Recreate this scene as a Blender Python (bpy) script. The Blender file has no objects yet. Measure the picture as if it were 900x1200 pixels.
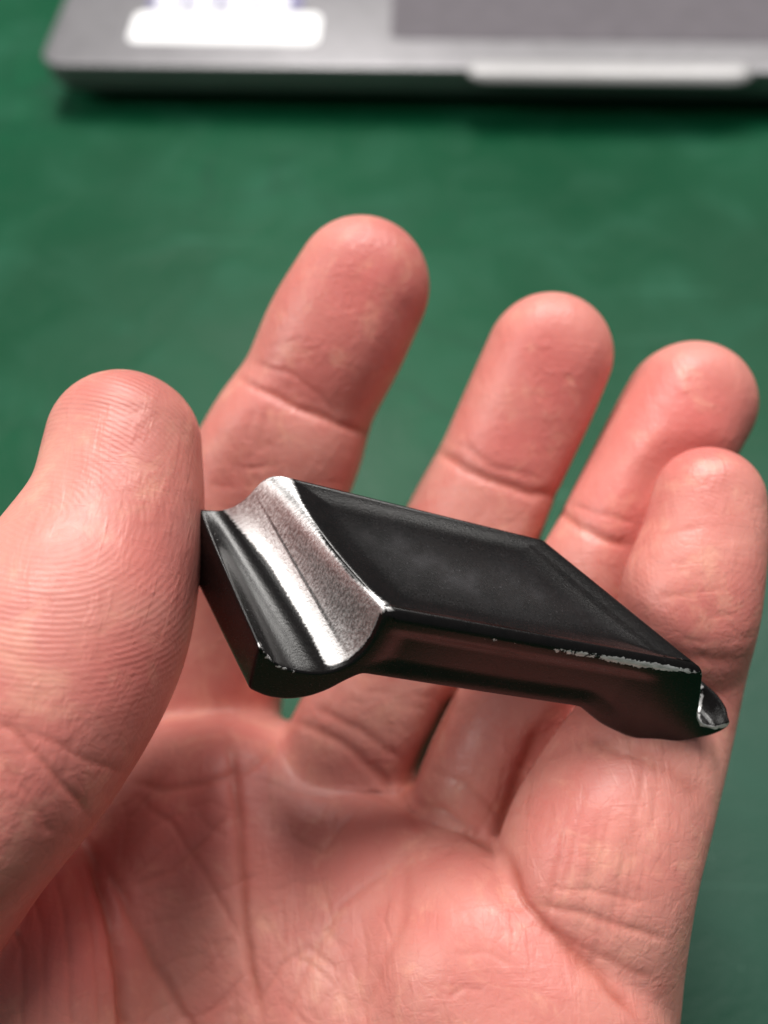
import bpy, bmesh, math, random
import numpy as np
from mathutils import Vector, Matrix, noise as mnoise

scene = bpy.context.scene
random.seed(4)
np.random.seed(4)

# ------------------------------------------------------------------ camera
F = 1100.0            # focal length in photo pixels (photo 900 x 1200)
PITCH = math.radians(55.0)
CAM_H = 0.158         # metres above the desk
cam_d = bpy.data.cameras.new('camera')
cam = bpy.data.objects.new('camera', cam_d)
scene.collection.objects.link(cam)
cam.location = (0, 0, CAM_H)
cam.rotation_euler = (math.pi / 2 - PITCH, 0, 0)
cam_d.sensor_fit = 'VERTICAL'
cam_d.sensor_height = 36.0
cam_d.lens = F / 1200.0 * 36.0
cam_d.clip_start = 0.005
cam_d.clip_end = 20.0
cam_d.dof.use_dof = True
cam_d.dof.focus_distance = 0.088
cam_d.dof.aperture_fstop = 14.0
scene.camera = cam

# ------------------------------------------------------------------ light
w = bpy.data.worlds.new('World')
scene.world = w
w.use_nodes = True
w.node_tree.nodes['Background'].inputs[0].default_value = (0.93, 0.97, 1.0, 1)
w.node_tree.nodes['Background'].inputs[1].default_value = 0.14


def area(name, loc, target, size, power, col=(1, 0.97, 0.93)):
    l = bpy.data.lights.new(name, 'AREA')
    l.shape = 'RECTANGLE'
    l.size, l.size_y = size
    l.energy = power
    l.color = col
    o = bpy.data.objects.new(name, l)
    scene.collection.objects.link(o)
    o.location = loc
    d = Vector(target) - Vector(loc)
    o.rotation_euler = d.to_track_quat('-Z', 'Y').to_euler()
    return o


area('groove_light', (-0.15, 0.78, 1.42), (0, 0.1, 0), (0.30, 0.9), 27)
area('groove_light', (0.55, 0.90, 1.50), (0, 0.1, 0), (0.25, 0.9), 14)
area('groove_light', (-1.60, -0.25, 1.28), (0, 0.1, 0), (0.60, 0.9), 23)  # low left light, added and placed for the groove highlight

vs = scene.view_settings
vs.view_transform = 'Standard'
vs.look = 'None'
vs.exposure = 0.0
vs.gamma = 1.0

CM = cam.rotation_euler.to_matrix().to_4x4()
CM.translation = cam.location
CMn = np.array(CM)


def P(px, py, z):
    """camera-space point (cm) seen at a photo pixel at depth z (cm)"""
    return np.array([(px - 450.0) / F * z, -(py - 600.0) / F * z, -z])


def to_world(v):
    """camera-space cm -> world metres"""
    v = np.asarray(v, dtype=np.float64) * 0.01
    return v @ CMn[:3, :3].T + CMn[:3, 3]


def to_px(v):
    return np.stack([450 + F * v[:, 0] / -v[:, 2], 600 - F * v[:, 1] / -v[:, 2]], 1)


def lin(r, g, b):
    f = lambda c: (c / 255 / 12.92) if c / 255 <= 0.04045 else ((c / 255 + 0.055) / 1.055) ** 2.4
    return (f(r), f(g), f(b), 1.0)


# ------------------------------------------------------------------ node helper
class NT:
    def __init__(self, name):
        self.m = bpy.data.materials.new(name)
        self.m.use_nodes = True
        self.t = self.m.node_tree
        self.b = self.t.nodes['Principled BSDF']

    def n(self, typ, **kw):
        nd = self.t.nodes.new(typ)
        for k, v in kw.items():
            if k.startswith('_'):
                setattr(nd, k[1:], v)
            else:
                key = k.replace('__', ' ')
                if key.isdigit():
                    key = int(key)
                inp = nd.inputs[key]
                if isinstance(v, bpy.types.NodeSocket):
                    self.t.links.new(v, inp)
                else:
                    inp.default_value = v
        return nd

    def link(self, a, b):
        self.t.links.new(a, b)

    def math(self, op, a, b=0.0, c=0.0, clamp=False):
        nd = self.t.nodes.new('ShaderNodeMath')
        nd.operation = op
        nd.use_clamp = clamp
        for i, v in enumerate((a, b, c)):
            if isinstance(v, bpy.types.NodeSocket):
                self.t.links.new(v, nd.inputs[i])
            else:
                nd.inputs[i].default_value = v
        return nd.outputs[0]

    def ramp(self, fac, lo, hi, a=0.0, b=1.0):
        nd = self.t.nodes.new('ShaderNodeMapRange')
        nd.interpolation_type = 'SMOOTHSTEP'
        self.t.links.new(fac, nd.inputs[0])
        for i, v in zip((1, 2, 3, 4), (lo, hi, a, b)):
            nd.inputs[i].default_value = v
        return nd.outputs[0]

    def mix(self, fac, a, b, mode='MIX'):
        nd = self.t.nodes.new('ShaderNodeMix')
        nd.data_type = 'RGBA'
        nd.blend_type = mode
        for i, v in ((0, fac), (6, a), (7, b)):
            if isinstance(v, bpy.types.NodeSocket):
                self.t.links.new(v, nd.inputs[i])
            else:
                nd.inputs[i].default_value = v
        return nd.outputs[2]

    def noise(self, vec, scale, detail=4.0, rough=0.55, dist=0.0):
        nd = self.n('ShaderNodeTexNoise', Scale=scale, Detail=detail, Roughness=rough, Distortion=dist)
        if vec is not None:
            self.link(vec, nd.inputs['Vector'])
        return nd.outputs[0]

    def scaled(self, vec, s, rot=(0, 0, 0)):
        nd = self.n('ShaderNodeMapping')
        self.link(vec, nd.inputs[0])
        nd.inputs['Scale'].default_value = s
        nd.inputs['Rotation'].default_value = rot
        return nd.outputs[0]

    def bump(self, h, strength, dist, prev=None):
        nd = self.n('ShaderNodeBump', Strength=strength, Distance=dist, Height=h)
        if prev is not None:
            self.link(prev, nd.inputs['Normal'])
        return nd.outputs[0]


# ------------------------------------------------------------------ materials
def mat_desk():
    k = NT('green_desk_mat')
    g = k.n('ShaderNodeNewGeometry').outputs['Position']
    n1 = k.noise(g, 9.0, 3.0, 0.5, 0.3)
    n2 = k.noise(g, 45.0, 5.0, 0.6, 0.5)
    c = k.mix(k.ramp(n1, 0.35, 0.65), lin(7, 64, 39), lin(13, 75, 48))
    c = k.mix(k.math('MULTIPLY', k.ramp(n2, 0.45, 0.8), 0.35), c, lin(42, 98, 76))
    # hairline scratches
    sc = k.noise(k.scaled(g, (6, 260, 1), (0, 0, 0.5)), 2.0, 2.0, 0.5)
    c = k.mix(k.math('MULTIPLY', k.ramp(sc, 0.70, 0.74), 0.25), c, lin(90, 140, 118))
    dv = k.n('ShaderNodeVectorMath', _operation='DISTANCE')
    k.link(g, dv.inputs[0]); dv.inputs[1].default_value = (0.085, 0.055, 0)
    scuff = k.math('MULTIPLY', k.ramp(k.math('ADD', dv.outputs['Value'], k.math('MULTIPLY', n1, 0.06)), 0.11, 0.06), 0.55)
    c = k.mix(scuff, c, lin(58, 88, 78))
    wr = k.n('ShaderNodeTexVoronoi', _feature='DISTANCE_TO_EDGE', Scale=26.0)
    wob = k.n('ShaderNodeVectorMath', _operation='MULTIPLY_ADD')
    nz_ = k.n('ShaderNodeTexNoise', Scale=30.0, Detail=4.0, Vector=g)
    k.link(nz_.outputs['Color'], wob.inputs[0]); wob.inputs[1].default_value = (0.04, 0.04, 0.04); k.link(g, wob.inputs[2])
    k.link(wob.outputs[0], wr.inputs['Vector'])
    line = k.math('MULTIPLY', k.ramp(wr.outputs['Distance'], 0.035, 0.0), k.ramp(n1, 0.45, 0.6, 0.0, 0.45))
    c = k.mix(line, c, lin(12, 52, 36))
    dust_sheen = k.ramp(k.noise(g, 700.0, 2.0, 0.5), 0.72, 0.78, 0.0, 0.5)  # fine dust specks on the desk
    c = k.mix(dust_sheen, c, lin(120, 150, 135))
    k.link(c, k.b.inputs['Base Color'])
    k.link(k.ramp(n2, 0.3, 0.7, 0.34, 0.48), k.b.inputs['Roughness'])
    fine = k.noise(g, 1400.0, 3.0, 0.6)
    k.link(k.bump(fine, 0.25, 0.0004, k.bump(n2, 0.25, 0.002)), k.b.inputs['Normal'])
    k.b.inputs['Specular IOR Level'].default_value = 0.14
    return k.m


def mat_simple(name, col, rough, metal=0.0, spec=0.5, nscale=300.0, nstr=0.15):
    k = NT(name)
    g = k.n('ShaderNodeTexCoord').outputs['Object']
    n = k.noise(g, nscale, 4.0, 0.6)
    n2 = k.noise(g, nscale * 0.06, 4.0, 0.6)
    c = k.mix(k.ramp(n2, 0.3, 0.7), tuple(x * 0.92 for x in col[:3]) + (1,), tuple(min(1, x * 1.06) for x in col[:3]) + (1,))
    k.link(c, k.b.inputs['Base Color'])
    k.link(k.ramp(n, 0.3, 0.7, rough * 0.85, rough * 1.15), k.b.inputs['Roughness'])
    k.b.inputs['Metallic'].default_value = metal
    k.b.inputs['Specular IOR Level'].default_value = spec
    k.link(k.bump(n, nstr, 0.0001), k.b.inputs['Normal'])
    return k.m


def mat_skin():
    k = NT('skin')
    pos = k.n('ShaderNodeTexCoord').outputs['Object']      # metres, baked world
    at = k.n('ShaderNodeAttribute', _attribute_name='tone')   # x redness, y crease, z ridge mask
    sep = k.n('ShaderNodeSeparateXYZ', Vector=at.outputs['Vector'])
    red, crease, rmask = sep.outputs
    rid = k.n('ShaderNodeAttribute', _attribute_name='ridge_co').outputs['Vector']
    n_big = k.noise(pos, 55.0, 3.0, 0.5, 0.4)
    n_mid = k.noise(pos, 240.0, 4.0, 0.6, 0.3)
    n_fin = k.noise(pos, 1500.0, 3.0, 0.6)
    base = k.mix(k.ramp(n_big, 0.3, 0.7), lin(214, 148, 135), lin(197, 119, 110))
    base = k.mix(k.math('MULTIPLY', red, 1.0, clamp=True), base, lin(212, 106, 102))
    n_bl = k.noise(k.scaled(pos, (1, 1, 1), (0.4, 0.2, 0.9)), 120.0, 5.0, 0.65, 0.8)
    base = k.mix(k.math('MULTIPLY', k.ramp(n_bl, 0.50, 0.70), 0.45), base, lin(202, 114, 106))
    base = k.mix(k.math('MULTIPLY', k.ramp(n_bl, 0.46, 0.28), 0.28), base, lin(238, 188, 160))
    base = k.mix(k.math('MULTIPLY', k.ramp(n_mid, 0.52, 0.75), 0.35), base, lin(200, 112, 102))
    base = k.mix(k.math('MULTIPLY', k.ramp(n_mid, 0.46, 0.25), 0.3), base, lin(236, 178, 152))
    base = k.mix(k.math('MULTIPLY', crease, 0.6, clamp=True), base, lin(168, 84, 66))
    k.link(base, k.b.inputs['Base Color'])
    b = k.b
    b.inputs['Subsurface Weight'].default_value = 0.25
    b.inputs['Subsurface Radius'].default_value = (1.0, 0.38, 0.22)
    b.inputs['Subsurface Scale'].default_value = 0.0013
    b.inputs['Specular IOR Level'].default_value = 0.45
    k.link(k.ramp(n_mid, 0.3, 0.7, 0.40, 0.52), b.inputs['Roughness'])
    # fingerprint ridges: curved stripes in each fingertip's own coordinates
    wv = k.n('ShaderNodeTexWave', _wave_type='RINGS', _rings_direction='SPHERICAL', Vector=rid, Scale=6.0,
             Distortion=3.0, Detail=2.0, **{'Detail Scale': 0.35, 'Detail Roughness': 0.6})
    breakup = k.ramp(n_mid, 0.32, 0.58, 0.15, 1.0)
    breakup = k.math('MULTIPLY', breakup, k.ramp(n_big, 0.35, 0.6, 0.35, 1.0))
    h_r = k.math('MULTIPLY', k.math('MULTIPLY', wv.outputs['Fac'], rmask), breakup)
    # fine skin lines elsewhere
    vor = k.n('ShaderNodeTexVoronoi', _feature='DISTANCE_TO_EDGE', Scale=620.0,
              Vector=k.scaled(pos, (1, 1, 0.55)))
    h_v = k.ramp(vor.outputs['Distance'], 0.0, 0.12)
    # long straight fine furrows
    st = k.noise(k.scaled(pos, (420, 70, 420), (0.3, 0.2, 0.35)), 1.0, 3.0, 0.6)
    h_s = k.ramp(st, 0.5, 0.62)
    st2 = k.noise(k.scaled(pos, (90, 600, 300), (0.2, 0.0, -0.6)), 1.0, 3.0, 0.6)
    h_s2 = k.ramp(st2, 0.52, 0.6)
    inv = k.math('SUBTRACT', 1.0, rmask, clamp=True)
    nrm = k.bump(n_mid, 0.18, 0.0008)
    nrm = k.bump(h_s, 0.17, 0.00022, nrm)
    nrm = k.bump(h_s2, 0.10, 0.0002, nrm)
    nrm = k.bump(k.math('MULTIPLY', h_v, inv), 0.10, 0.00013, nrm)
    nrm = k.bump(n_fin, 0.2, 0.0001, nrm)
    nrm = k.bump(h_r, 0.26, 0.00012, nrm)
    k.link(nrm, b.inputs['Normal'])
    return k.m


def mat_bracket():
    k = NT('worn_black_anodised_metal')
    co = k.n('ShaderNodeTexCoord').outputs['Object']       # cm-scaled below
    cc = k.scaled(co, (100, 100, 100))
    uv = k.n('ShaderNodeAttribute', _attribute_name='wear').outputs['Vector']
    s = k.n('ShaderNodeSeparateXYZ', Vector=uv)
    groove, edge, dish = s.outputs
    n1 = k.noise(cc, 6.0, 6.0, 0.7)
    n2 = k.noise(k.scaled(cc, (9, 60, 22)), 1.0, 4.0, 0.65)
    n3 = k.noise(cc, 38.0, 4.0, 0.7)
    j = k.math('ADD', groove, k.math('MULTIPLY', k.math('SUBTRACT', n2, 0.5), 0.5))
    bare = k.ramp(j, 0.36, 0.66)
    j2 = k.math('SUBTRACT', k.math('ADD', edge, k.math('MULTIPLY', k.math('SUBTRACT', k.mix(0.5, n1, k.noise(cc, 17.0, 4.0, 0.7)), 0.5), 2.0)), 0.05)
    chip = k.ramp(j2, 0.60, 0.66)
    m = k.math('MAXIMUM', bare, chip)
    met = k.math('MAXIMUM', bare, k.math('MULTIPLY', chip, 0.45))
    speck = k.math('MULTIPLY', k.math('ADD', k.ramp(k.noise(cc, 42.0, 2.0, 0.5), 0.66, 0.74, 0.0, 0.6), k.ramp(k.noise(k.scaled(cc, (3, 40, 3), (0, 0, 0.6)), 2.0, 2.0, 0.5), 0.74, 0.78, 0.0, 0.5)), k.math('ADD', k.math('MULTIPLY', dish, 0.45), 0.08))
    black = k.mix(k.ramp(n1, 0.3, 0.7), lin(10, 9, 9), lin(18, 15, 15))
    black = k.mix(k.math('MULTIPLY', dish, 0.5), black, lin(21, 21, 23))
    dust_sheen = k.math('MULTIPLY', k.math('POWER', dish, 1.6), k.ramp(k.noise(cc, 1.4, 5.0, 0.7), 0.42, 0.68, 0.0, 0.75))  # sheen at the dish centre painted into the colour, broken by noise
    black = k.mix(dust_sheen, black, lin(66, 65, 68))
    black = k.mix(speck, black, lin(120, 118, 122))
    silver = k.mix(k.ramp(n2, 0.25, 0.75), lin(176, 173, 172), lin(228, 227, 227))
    silver = k.mix(k.math('MULTIPLY', k.ramp(n3, 0.55, 0.75), 0.12), silver, lin(95, 84, 78))
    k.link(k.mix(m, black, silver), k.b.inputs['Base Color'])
    k.link(met, k.b.inputs['Metallic'])
    rr = k.ramp(n2, 0.3, 0.7, 0.34, 0.50)
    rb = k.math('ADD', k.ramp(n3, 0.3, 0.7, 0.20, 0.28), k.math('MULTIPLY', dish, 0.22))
    rmix = k.n('ShaderNodeMix')
    k.link(m, rmix.inputs[0]); k.link(rb, rmix.inputs[2]); k.link(rr, rmix.inputs[3])
    k.link(rmix.outputs[0], k.b.inputs['Roughness'])
    k.b.inputs['Specular IOR Level'].default_value = 0.34
    nrm = k.bump(n3, 0.10, 0.0002)
    nrm = k.bump(k.math('MULTIPLY', k.noise(cc, 90.0, 2.0, 0.6), dish), 0.35, 0.0001, nrm)
    nrm = k.bump(k.math('MULTIPLY', n2, bare), 0.16, 0.0002, nrm)
    nrm = k.bump(k.math('SUBTRACT', 1.0, m), 0.2, 0.00004, nrm)
    k.link(nrm, k.b.inputs['Normal'])
    return k.m


# ------------------------------------------------------------------ mesh helpers
def seg_dist(p, poly):
    """distance of 2-D points to a polyline, and the parameter along it"""
    best = np.full(len(p), 1e9)
    par = np.zeros(len(p))
    poly = np.asarray(poly, float)
    L = 0.0
    tot = np.sum(np.linalg.norm(poly[1:] - poly[:-1], axis=1))
    for a, b in zip(poly[:-1], poly[1:]):
        ab = b - a
        l2 = ab @ ab
        t = (((p - a) @ ab) / l2).clip(0, 1)
        d = np.linalg.norm(p - (a + t[:, None] * ab), axis=1)
        m = d < best
        best[m] = d[m]
        par[m] = ((L + t * math.sqrt(l2)) / tot)[m]
        L += math.sqrt(l2)
    return best, par


def in_poly(p, poly):
    poly = np.asarray(poly, float)
    inside = np.zeros(len(p), bool)
    j = len(poly) - 1
    for i in range(len(poly)):
        xi, yi = poly[i]; xj, yj = poly[j]
        c = ((yi > p[:, 1]) != (yj > p[:, 1])) & (p[:, 0] < (xj - xi) * (p[:, 1] - yi) / (yj - yi + 1e-9) + xi)
        inside ^= c
        j = i
    return inside


def sdf_poly(p, poly):
    d, _ = seg_dist(p, list(poly) + [poly[0]])
    return np.where(in_poly(p, poly), d, -d)


def link_mesh(name, verts, faces, mat, parent=None, smooth=True, world=True):
    me = bpy.data.meshes.new(name)
    v = to_world(verts) if world else np.asarray(verts, dtype=np.float64)
    me.from_pydata(v.tolist(), [], [list(map(int, f)) for f in faces])
    me.materials.append(mat)
    if smooth:
        me.shade_smooth()
    o = bpy.data.objects.new(name, me)
    scene.collection.objects.link(o)
    if parent:
        o.parent = parent
    return o


def tag(o, label=None, cat=None, group=None, kind=None):
    for kk, v in (('label', label), ('category', cat), ('group', group), ('kind', kind)):
        if v:
            o[kk] = v
    return o


def bm_obj(name, bm, mat, parent=None, smooth=True):
    me = bpy.data.meshes.new(name)
    bm.to_mesh(me)
    bm.free()
    me.materials.append(mat)
    if smooth:
        me.shade_smooth()
    o = bpy.data.objects.new(name, me)
    scene.collection.objects.link(o)
    if parent:
        o.parent = parent
    return o


# ------------------------------------------------------------------ desk
bm = bmesh.new()
bmesh.ops.create_grid(bm, x_segments=2, y_segments=2, size=1.2)
bmesh.ops.translate(bm, vec=(0, 0.4, 0), verts=bm.verts)
desk = bm_obj('desk_surface', bm, mat_desk(), smooth=False)
desk['kind'] = 'structure'

# ------------------------------------------------------------------ laptop
def rounded_poly(x0, x1, y0, y1, r, seg=8):
    pts = []
    for cx, cy, a0 in ((x1 - r, y1 - r, 0), (x0 + r, y1 - r, 90), (x0 + r, y0 + r, 180), (x1 - r, y0 + r, 270)):
        for i in range(seg + 1):
            a = math.radians(a0 + 90 * i / seg)
            pts.append((cx + r * math.cos(a), cy + r * math.sin(a)))
    return pts


def stack_solid(name, rings, mat, parent=None, smooth=True):
    """rings: list of (points, z) with the same point count; closed solid"""
    n = len(rings[0][0])
    vs_, fs = [], []
    for pts, z in rings:
        vs_ += [(x, y, z) for x, y in pts]
    for a in range(len(rings) - 1):
        for i in range(n):
            j = (i + 1) % n
            fs.append((a * n + i, a * n + j, (a + 1) * n + j, (a + 1) * n + i))
    fs.append(tuple(range(n))[::-1])
    fs.append(tuple((len(rings) - 1) * n + i for i in range(n)))
    me = bpy.data.meshes.new(name)
    me.from_pydata(vs_, [], fs)
    me.materials.append(mat)
    if smooth:
        me.shade_smooth()
        me.set_sharp_from_angle(angle=math.radians(40))
    o = bpy.data.objects.new(name, me)
    scene.collection.objects.link(o)
    if parent:
        o.parent = parent
    return o


def ground_at(px, py, h):
    """world point where the ray of a photo pixel meets the height h"""
    d = np.array(CM.to_3x3() @ Vector(P(px, py, 1.0)))
    t = (h - CAM_H) / d[2]
    return d * t + np.array(cam.location)


LT = 0.0145                        # deck height
c0 = ground_at(44, 75, LT)
c1 = ground_at(900, 84, LT)
lang = math.atan2(c1[1] - c0[1], c1[0] - c0[0])
laptop = bpy.data.objects.new('laptop', None)
scene.collection.objects.link(laptop)
laptop.location = (c0[0], c0[1], 0)
laptop.rotation_euler = (0, 0, lang)
tag(laptop, 'silver grey laptop with white stickers lying on the green desk behind the hand', 'laptop')
k1 = 1.0
WL, DL = 0.305, 0.215
m_alu = mat_simple('silver_laptop_shell', lin(122, 120, 123), 0.42, 0.35, 0.5, 2500.0, 0.12)
m_side = mat_simple('grey_laptop_side', lin(120, 122, 122), 0.4, 0.5)
m_pad = mat_simple('touchpad_glass', lin(98, 93, 98), 0.35, 0.0, 0.5, 2500.0, 0.03)
m_rub = mat_simple('black_rubber', lin(12, 12, 12), 0.7)
m_wht = mat_simple('white_sticker_paper', lin(248, 248, 250), 0.5, 0.0)
m_lil = mat_simple('pale_lilac_print', lin(118, 114, 150), 0.5, 0.0)
m_mark = mat_simple('grey_print', lin(120, 120, 124), 0.6, 0.0)
R_ = 0.007
rings = []
for z, inset in ((0.0035, 0.0060), (0.0050, 0.0026), (0.0075, 0.0008), (LT - 0.0022, 0.0002), (LT - 0.0010, 0.0)):
    rings.append((rounded_poly(inset, WL - inset, inset, DL - inset, R_), z))
shell = stack_solid('bottom_shell', rings, m_side, laptop)
rings = []
for z, inset in ((LT - 0.0009, 0.0), (LT - 0.0003, 0.0001), (LT, 0.0006)):
    rings.append((rounded_poly(inset, WL - inset, inset, DL - inset, R_), z))
deck = stack_solid('deck', rings, m_alu, laptop)
for fx in (0.03, WL - 0.03):
    for fy in (0.028, DL - 0.03):
        stack_solid('foot', [(rounded_poly(fx - 0.02, fx + 0.02, fy - 0.004, fy + 0.004, 0.003), 0.0),
                             (rounded_poly(fx - 0.02, fx + 0.02, fy - 0.004, fy + 0.004, 0.003), 0.0037)], m_rub, laptop)


def lap_local(px, py, h=LT):
    p = ground_at(px, py, h)
    dx, dy = p[0] - c0[0], p[1] - c0[1]
    return (dx * math.cos(-lang) - dy * math.sin(-lang), dx * math.sin(-lang) + dy * math.cos(-lang))


tx, ty = lap_local(458, 46)
pad = stack_solid('touchpad', [(rounded_poly(tx, tx + 0.118, ty, ty + 0.072, 0.0025), LT - 0.0005),
                               (rounded_poly(tx, tx + 0.118, ty, ty + 0.072, 0.0025), LT + 0.0002)], m_pad, laptop)
# finger scoop lip: a bright chamfered strip that drops over the front edge
sx0, _ = lap_local(548, 80)
sx1, _ = lap_local(882, 84)
zs = [(0.0040, LT + 0.00025), (0.0022, LT + 0.0002), (0.0002, LT + 0.00005), (-0.0042, LT - 0.0010), (-0.0036, LT - 0.0022)]
vv, ff = [], []
nseg = 30
for i in range(nseg + 1):
    t = i / nseg
    e = min(1.0, min(t, 1 - t) / 0.05)
    e = e * e * (3 - 2 * e)
    for (y, z) in zs:
        vv.append((sx0 + (sx1 - sx0) * t, y * (0.5 + 0.5 * e), LT - 0.0006 + (z - LT + 0.0006) * e if z < LT else z))
q = len(zs)
for i in range(nseg):
    for j in range(q - 1):
        ff.append((i * q + j, i * q + j + 1, (i + 1) * q + j + 1, (i + 1) * q + j))
m_lip = mat_simple('polished_chamfer', lin(172, 170, 171), 0.35, 0.1)
scoop = link_mesh('finger_notch_lip', vv, ff, m_lip, laptop, True, False)
md = scoop.modifiers.new('thickness', 'SOLIDIFY'); md.thickness = 0.0006
# stickers
ax, ay = lap_local(148, 50)
bx_, by = lap_local(377, 16)
stk = stack_solid('white_sticker', [(rounded_poly(ax, bx_, ay, by, 0.0032), LT - 0.0001), (rounded_poly(ax, bx_, ay, by, 0.0032), LT + 0.00015)], m_wht, laptop)
gx, gy = lap_local(187, 34)
stack_solid('printed_dot', [(rounded_poly(gx - 0.0013, gx + 0.0015, gy - 0.0008, gy + 0.0008, 0.0007, 4), LT + 0.00015), (rounded_poly(gx - 0.0013, gx + 0.0015, gy - 0.0008, gy + 0.0008, 0.0007, 4), LT + 0.0002)], m_mark, stk)
ax, ay = lap_local(172, 11)
bx_, by = lap_local(358, -25)
stk2 = stack_solid('printed_sticker', [(rounded_poly(ax, bx_, ay, ay + 0.022, 0.001), LT - 0.0001), (rounded_poly(ax, bx_, ay, ay + 0.022, 0.001), LT + 0.00015)], m_lil, laptop)
gw = (bx_ - ax) / 9
for i, ww in enumerate((0.8, 0.55, 0.85, 0.5, 0.8, 0.7, 0.85, 0.75)):
    x0 = ax + gw * (i + 0.5)
    stack_solid('printed_letter', [(rounded_poly(x0, x0 + gw * ww, ay + 0.0012, ay + 0.0075, 0.0008, 4), LT + 0.0001), (rounded_poly(x0, x0 + gw * ww, ay + 0.0012, ay + 0.0075, 0.0008, 4), LT + 0.00022)], m_wht, stk2)

# ------------------------------------------------------------------ metal bracket
def unit(v):
    return v / np.linalg.norm(v)


A = P(337, 557, 9.2)
D = P(455, 717, 8.2)
C_ = P(826, 784, 8.75)
U = unit(C_ - D)
Nn = unit(np.cross(U, A - D))          # top normal (towards the camera side)
if Nn[2] < 0:
    Nn = -Nn
B = None
# B on the top plane
rb = P(636, 631, 1.0)
B = rb * ((Nn @ A) / (Nn @ rb))


def on_plane(px, py, p0, nrm):
    r = P(px, py, 1.0)
    return r * ((nrm @ p0) / (nrm @ r))


near_n = unit(np.cross(U, Nn))
far_n = unit(np.cross(unit(B - A), Nn))
# matched outline points (near end px, far end px), clockwise from the plate's left top corner
prof = [
    # plate top edge
    ((455, 717), (337, 557)),
    ((826, 784), (636, 631)),
    # right wall down, then the small outward curl and its half-moon underside
    ((822, 812), (634, 655)),
    ((818, 840), (632, 688)),
    ((821, 848), (640, 690), (816, 846)),
    ((836, 852), (641, 691), (817, 847)),
    ((857, 845), (642, 692), (818, 848)),
    ((854, 853), (641, 693), (816, 849)),
    ((832, 863), (636, 693), (806, 848)),
    ((800, 869), (625, 690), (790, 846)),
    ((765, 870), (610, 686), (765, 842)),
    ((735, 863), (595, 680), (735, 837)),
    ((705, 849), (575, 676), (705, 833)),
    ((680, 829), (552, 670), (680, 829)),
    ((560, 811), (450, 650)),
    ((425, 790), (352, 632)),
    # outside of the hook
    ((405, 799), (335, 640)),
    ((385, 810), (318, 650)),
    ((362, 818), (298, 660)),
    ((338, 821), (275, 668)),
    ((313, 818), (250, 668)),
    ((291, 808), (213, 650)),
    # outer wall up to the lip
    ((297, 782), (222, 622)),
    ((304, 756), (230, 596)),
    # inside of the groove
    ((311, 768), (243, 597)),
    ((324, 780), (254, 598)),
    ((345, 787), (266, 596)),
    ((368, 790), (277, 591)),
    ((392, 788), (287, 584)),
    ((413, 778), (296, 574)),
    ((430, 763), (304, 565)),
    ((441, 745), (312, 559)),
    ((448, 728), (322, 556)),
]
near, far, base_, sval = [], [], [], []
for i in range(len(prof)):
    a, b = prof[i], prof[(i + 1) % len(prof)]
    n_ = max(2, int(round(math.hypot(a[0][0] - b[0][0], a[0][1] - b[0][1]) / 3.0)))
    for j in range(n_):
        t = j / n_
        near.append(on_plane(a[0][0] + (b[0][0] - a[0][0]) * t, a[0][1] + (b[0][1] - a[0][1]) * t, D, near_n))
        far.append(on_plane(a[1][0] + (b[1][0] - a[1][0]) * t, a[1][1] + (b[1][1] - a[1][1]) * t, A, far_n))
        ba, bb_ = (a[2] if len(a) > 2 else a[0]), (b[2] if len(b) > 2 else b[0])
        base_.append(on_plane(ba[0] + (bb_[0] - ba[0]) * t, ba[1] + (bb_[1] - ba[1]) * t, D, near_n))
        sval.append(i + t)
near, far, base_, sval = np.array(near), np.array(far), np.array(base_), np.array(sval)
NS = float(len(prof))
NP = len(near)


def smooth_ring(r, s, lo, hi, it=6):
    idx = np.where((s > lo) & (s < hi))[0]
    for _ in range(it * 3 if lo > 23 else it):
        c = r.copy()
        c[idx] = 0.5 * r[idx] + 0.25 * (r[(idx - 1) % NP] + r[(idx + 1) % NP])
        r = c
    return r


for lo, hi in ((3.2, 4.8), (6.2, 12.8), (15.2, 21.0), (23.1, NS - 0.05)):
    near = smooth_ring(near, sval, lo, hi)
    if lo > 14: base_ = smooth_ring(base_, sval, lo, hi)
    far = smooth_ring(far, sval, lo, hi)
def relax(r, it):
    for _ in range(it):
        r = 0.5 * r + 0.25 * (np.roll(r, 1, 0) + np.roll(r, -1, 0))
    return r


near, far, base_ = relax(near, 3), relax(far, 3), relax(base_, 3)
NV = 52


def body_ring(t):
    shrink = float(np.interp(t, [0, .05, .1, .15, .2, .3, .45, .7, 1.0], [1, 1.19, 1.40, 1.52, 1.6, 1.6, 1.1, 0, 0]))
    ring = base_ * (1 - t) + far * t + (near - base_) * shrink
    # the plate/groove border bows a little towards the groove
    wgt = np.exp(-((np.minimum(sval, np.abs(sval - NS)) / 1.6) ** 2)) * (sval < 0.9) + np.exp(-(((NS - sval) / 3.0) ** 2)) * (sval > NS - 4)
    ring = ring - U[None] * (0.10 * math.sin(math.pi * t) * wgt)[:, None]
    su = sval.clip(0, 1)
    du = np.minimum(su / 0.14, (1 - su) / 0.2).clip(0, 1)
    dd = np.minimum(du, np.full(NP, min(t / 0.16, (1 - t) / 0.2, 1.0)).clip(0, 1))
    dd = dd * dd * (3 - 2 * dd)
    return ring - Nn[None] * (0.030 * dd * (sval < 1.0))[:, None]


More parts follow.
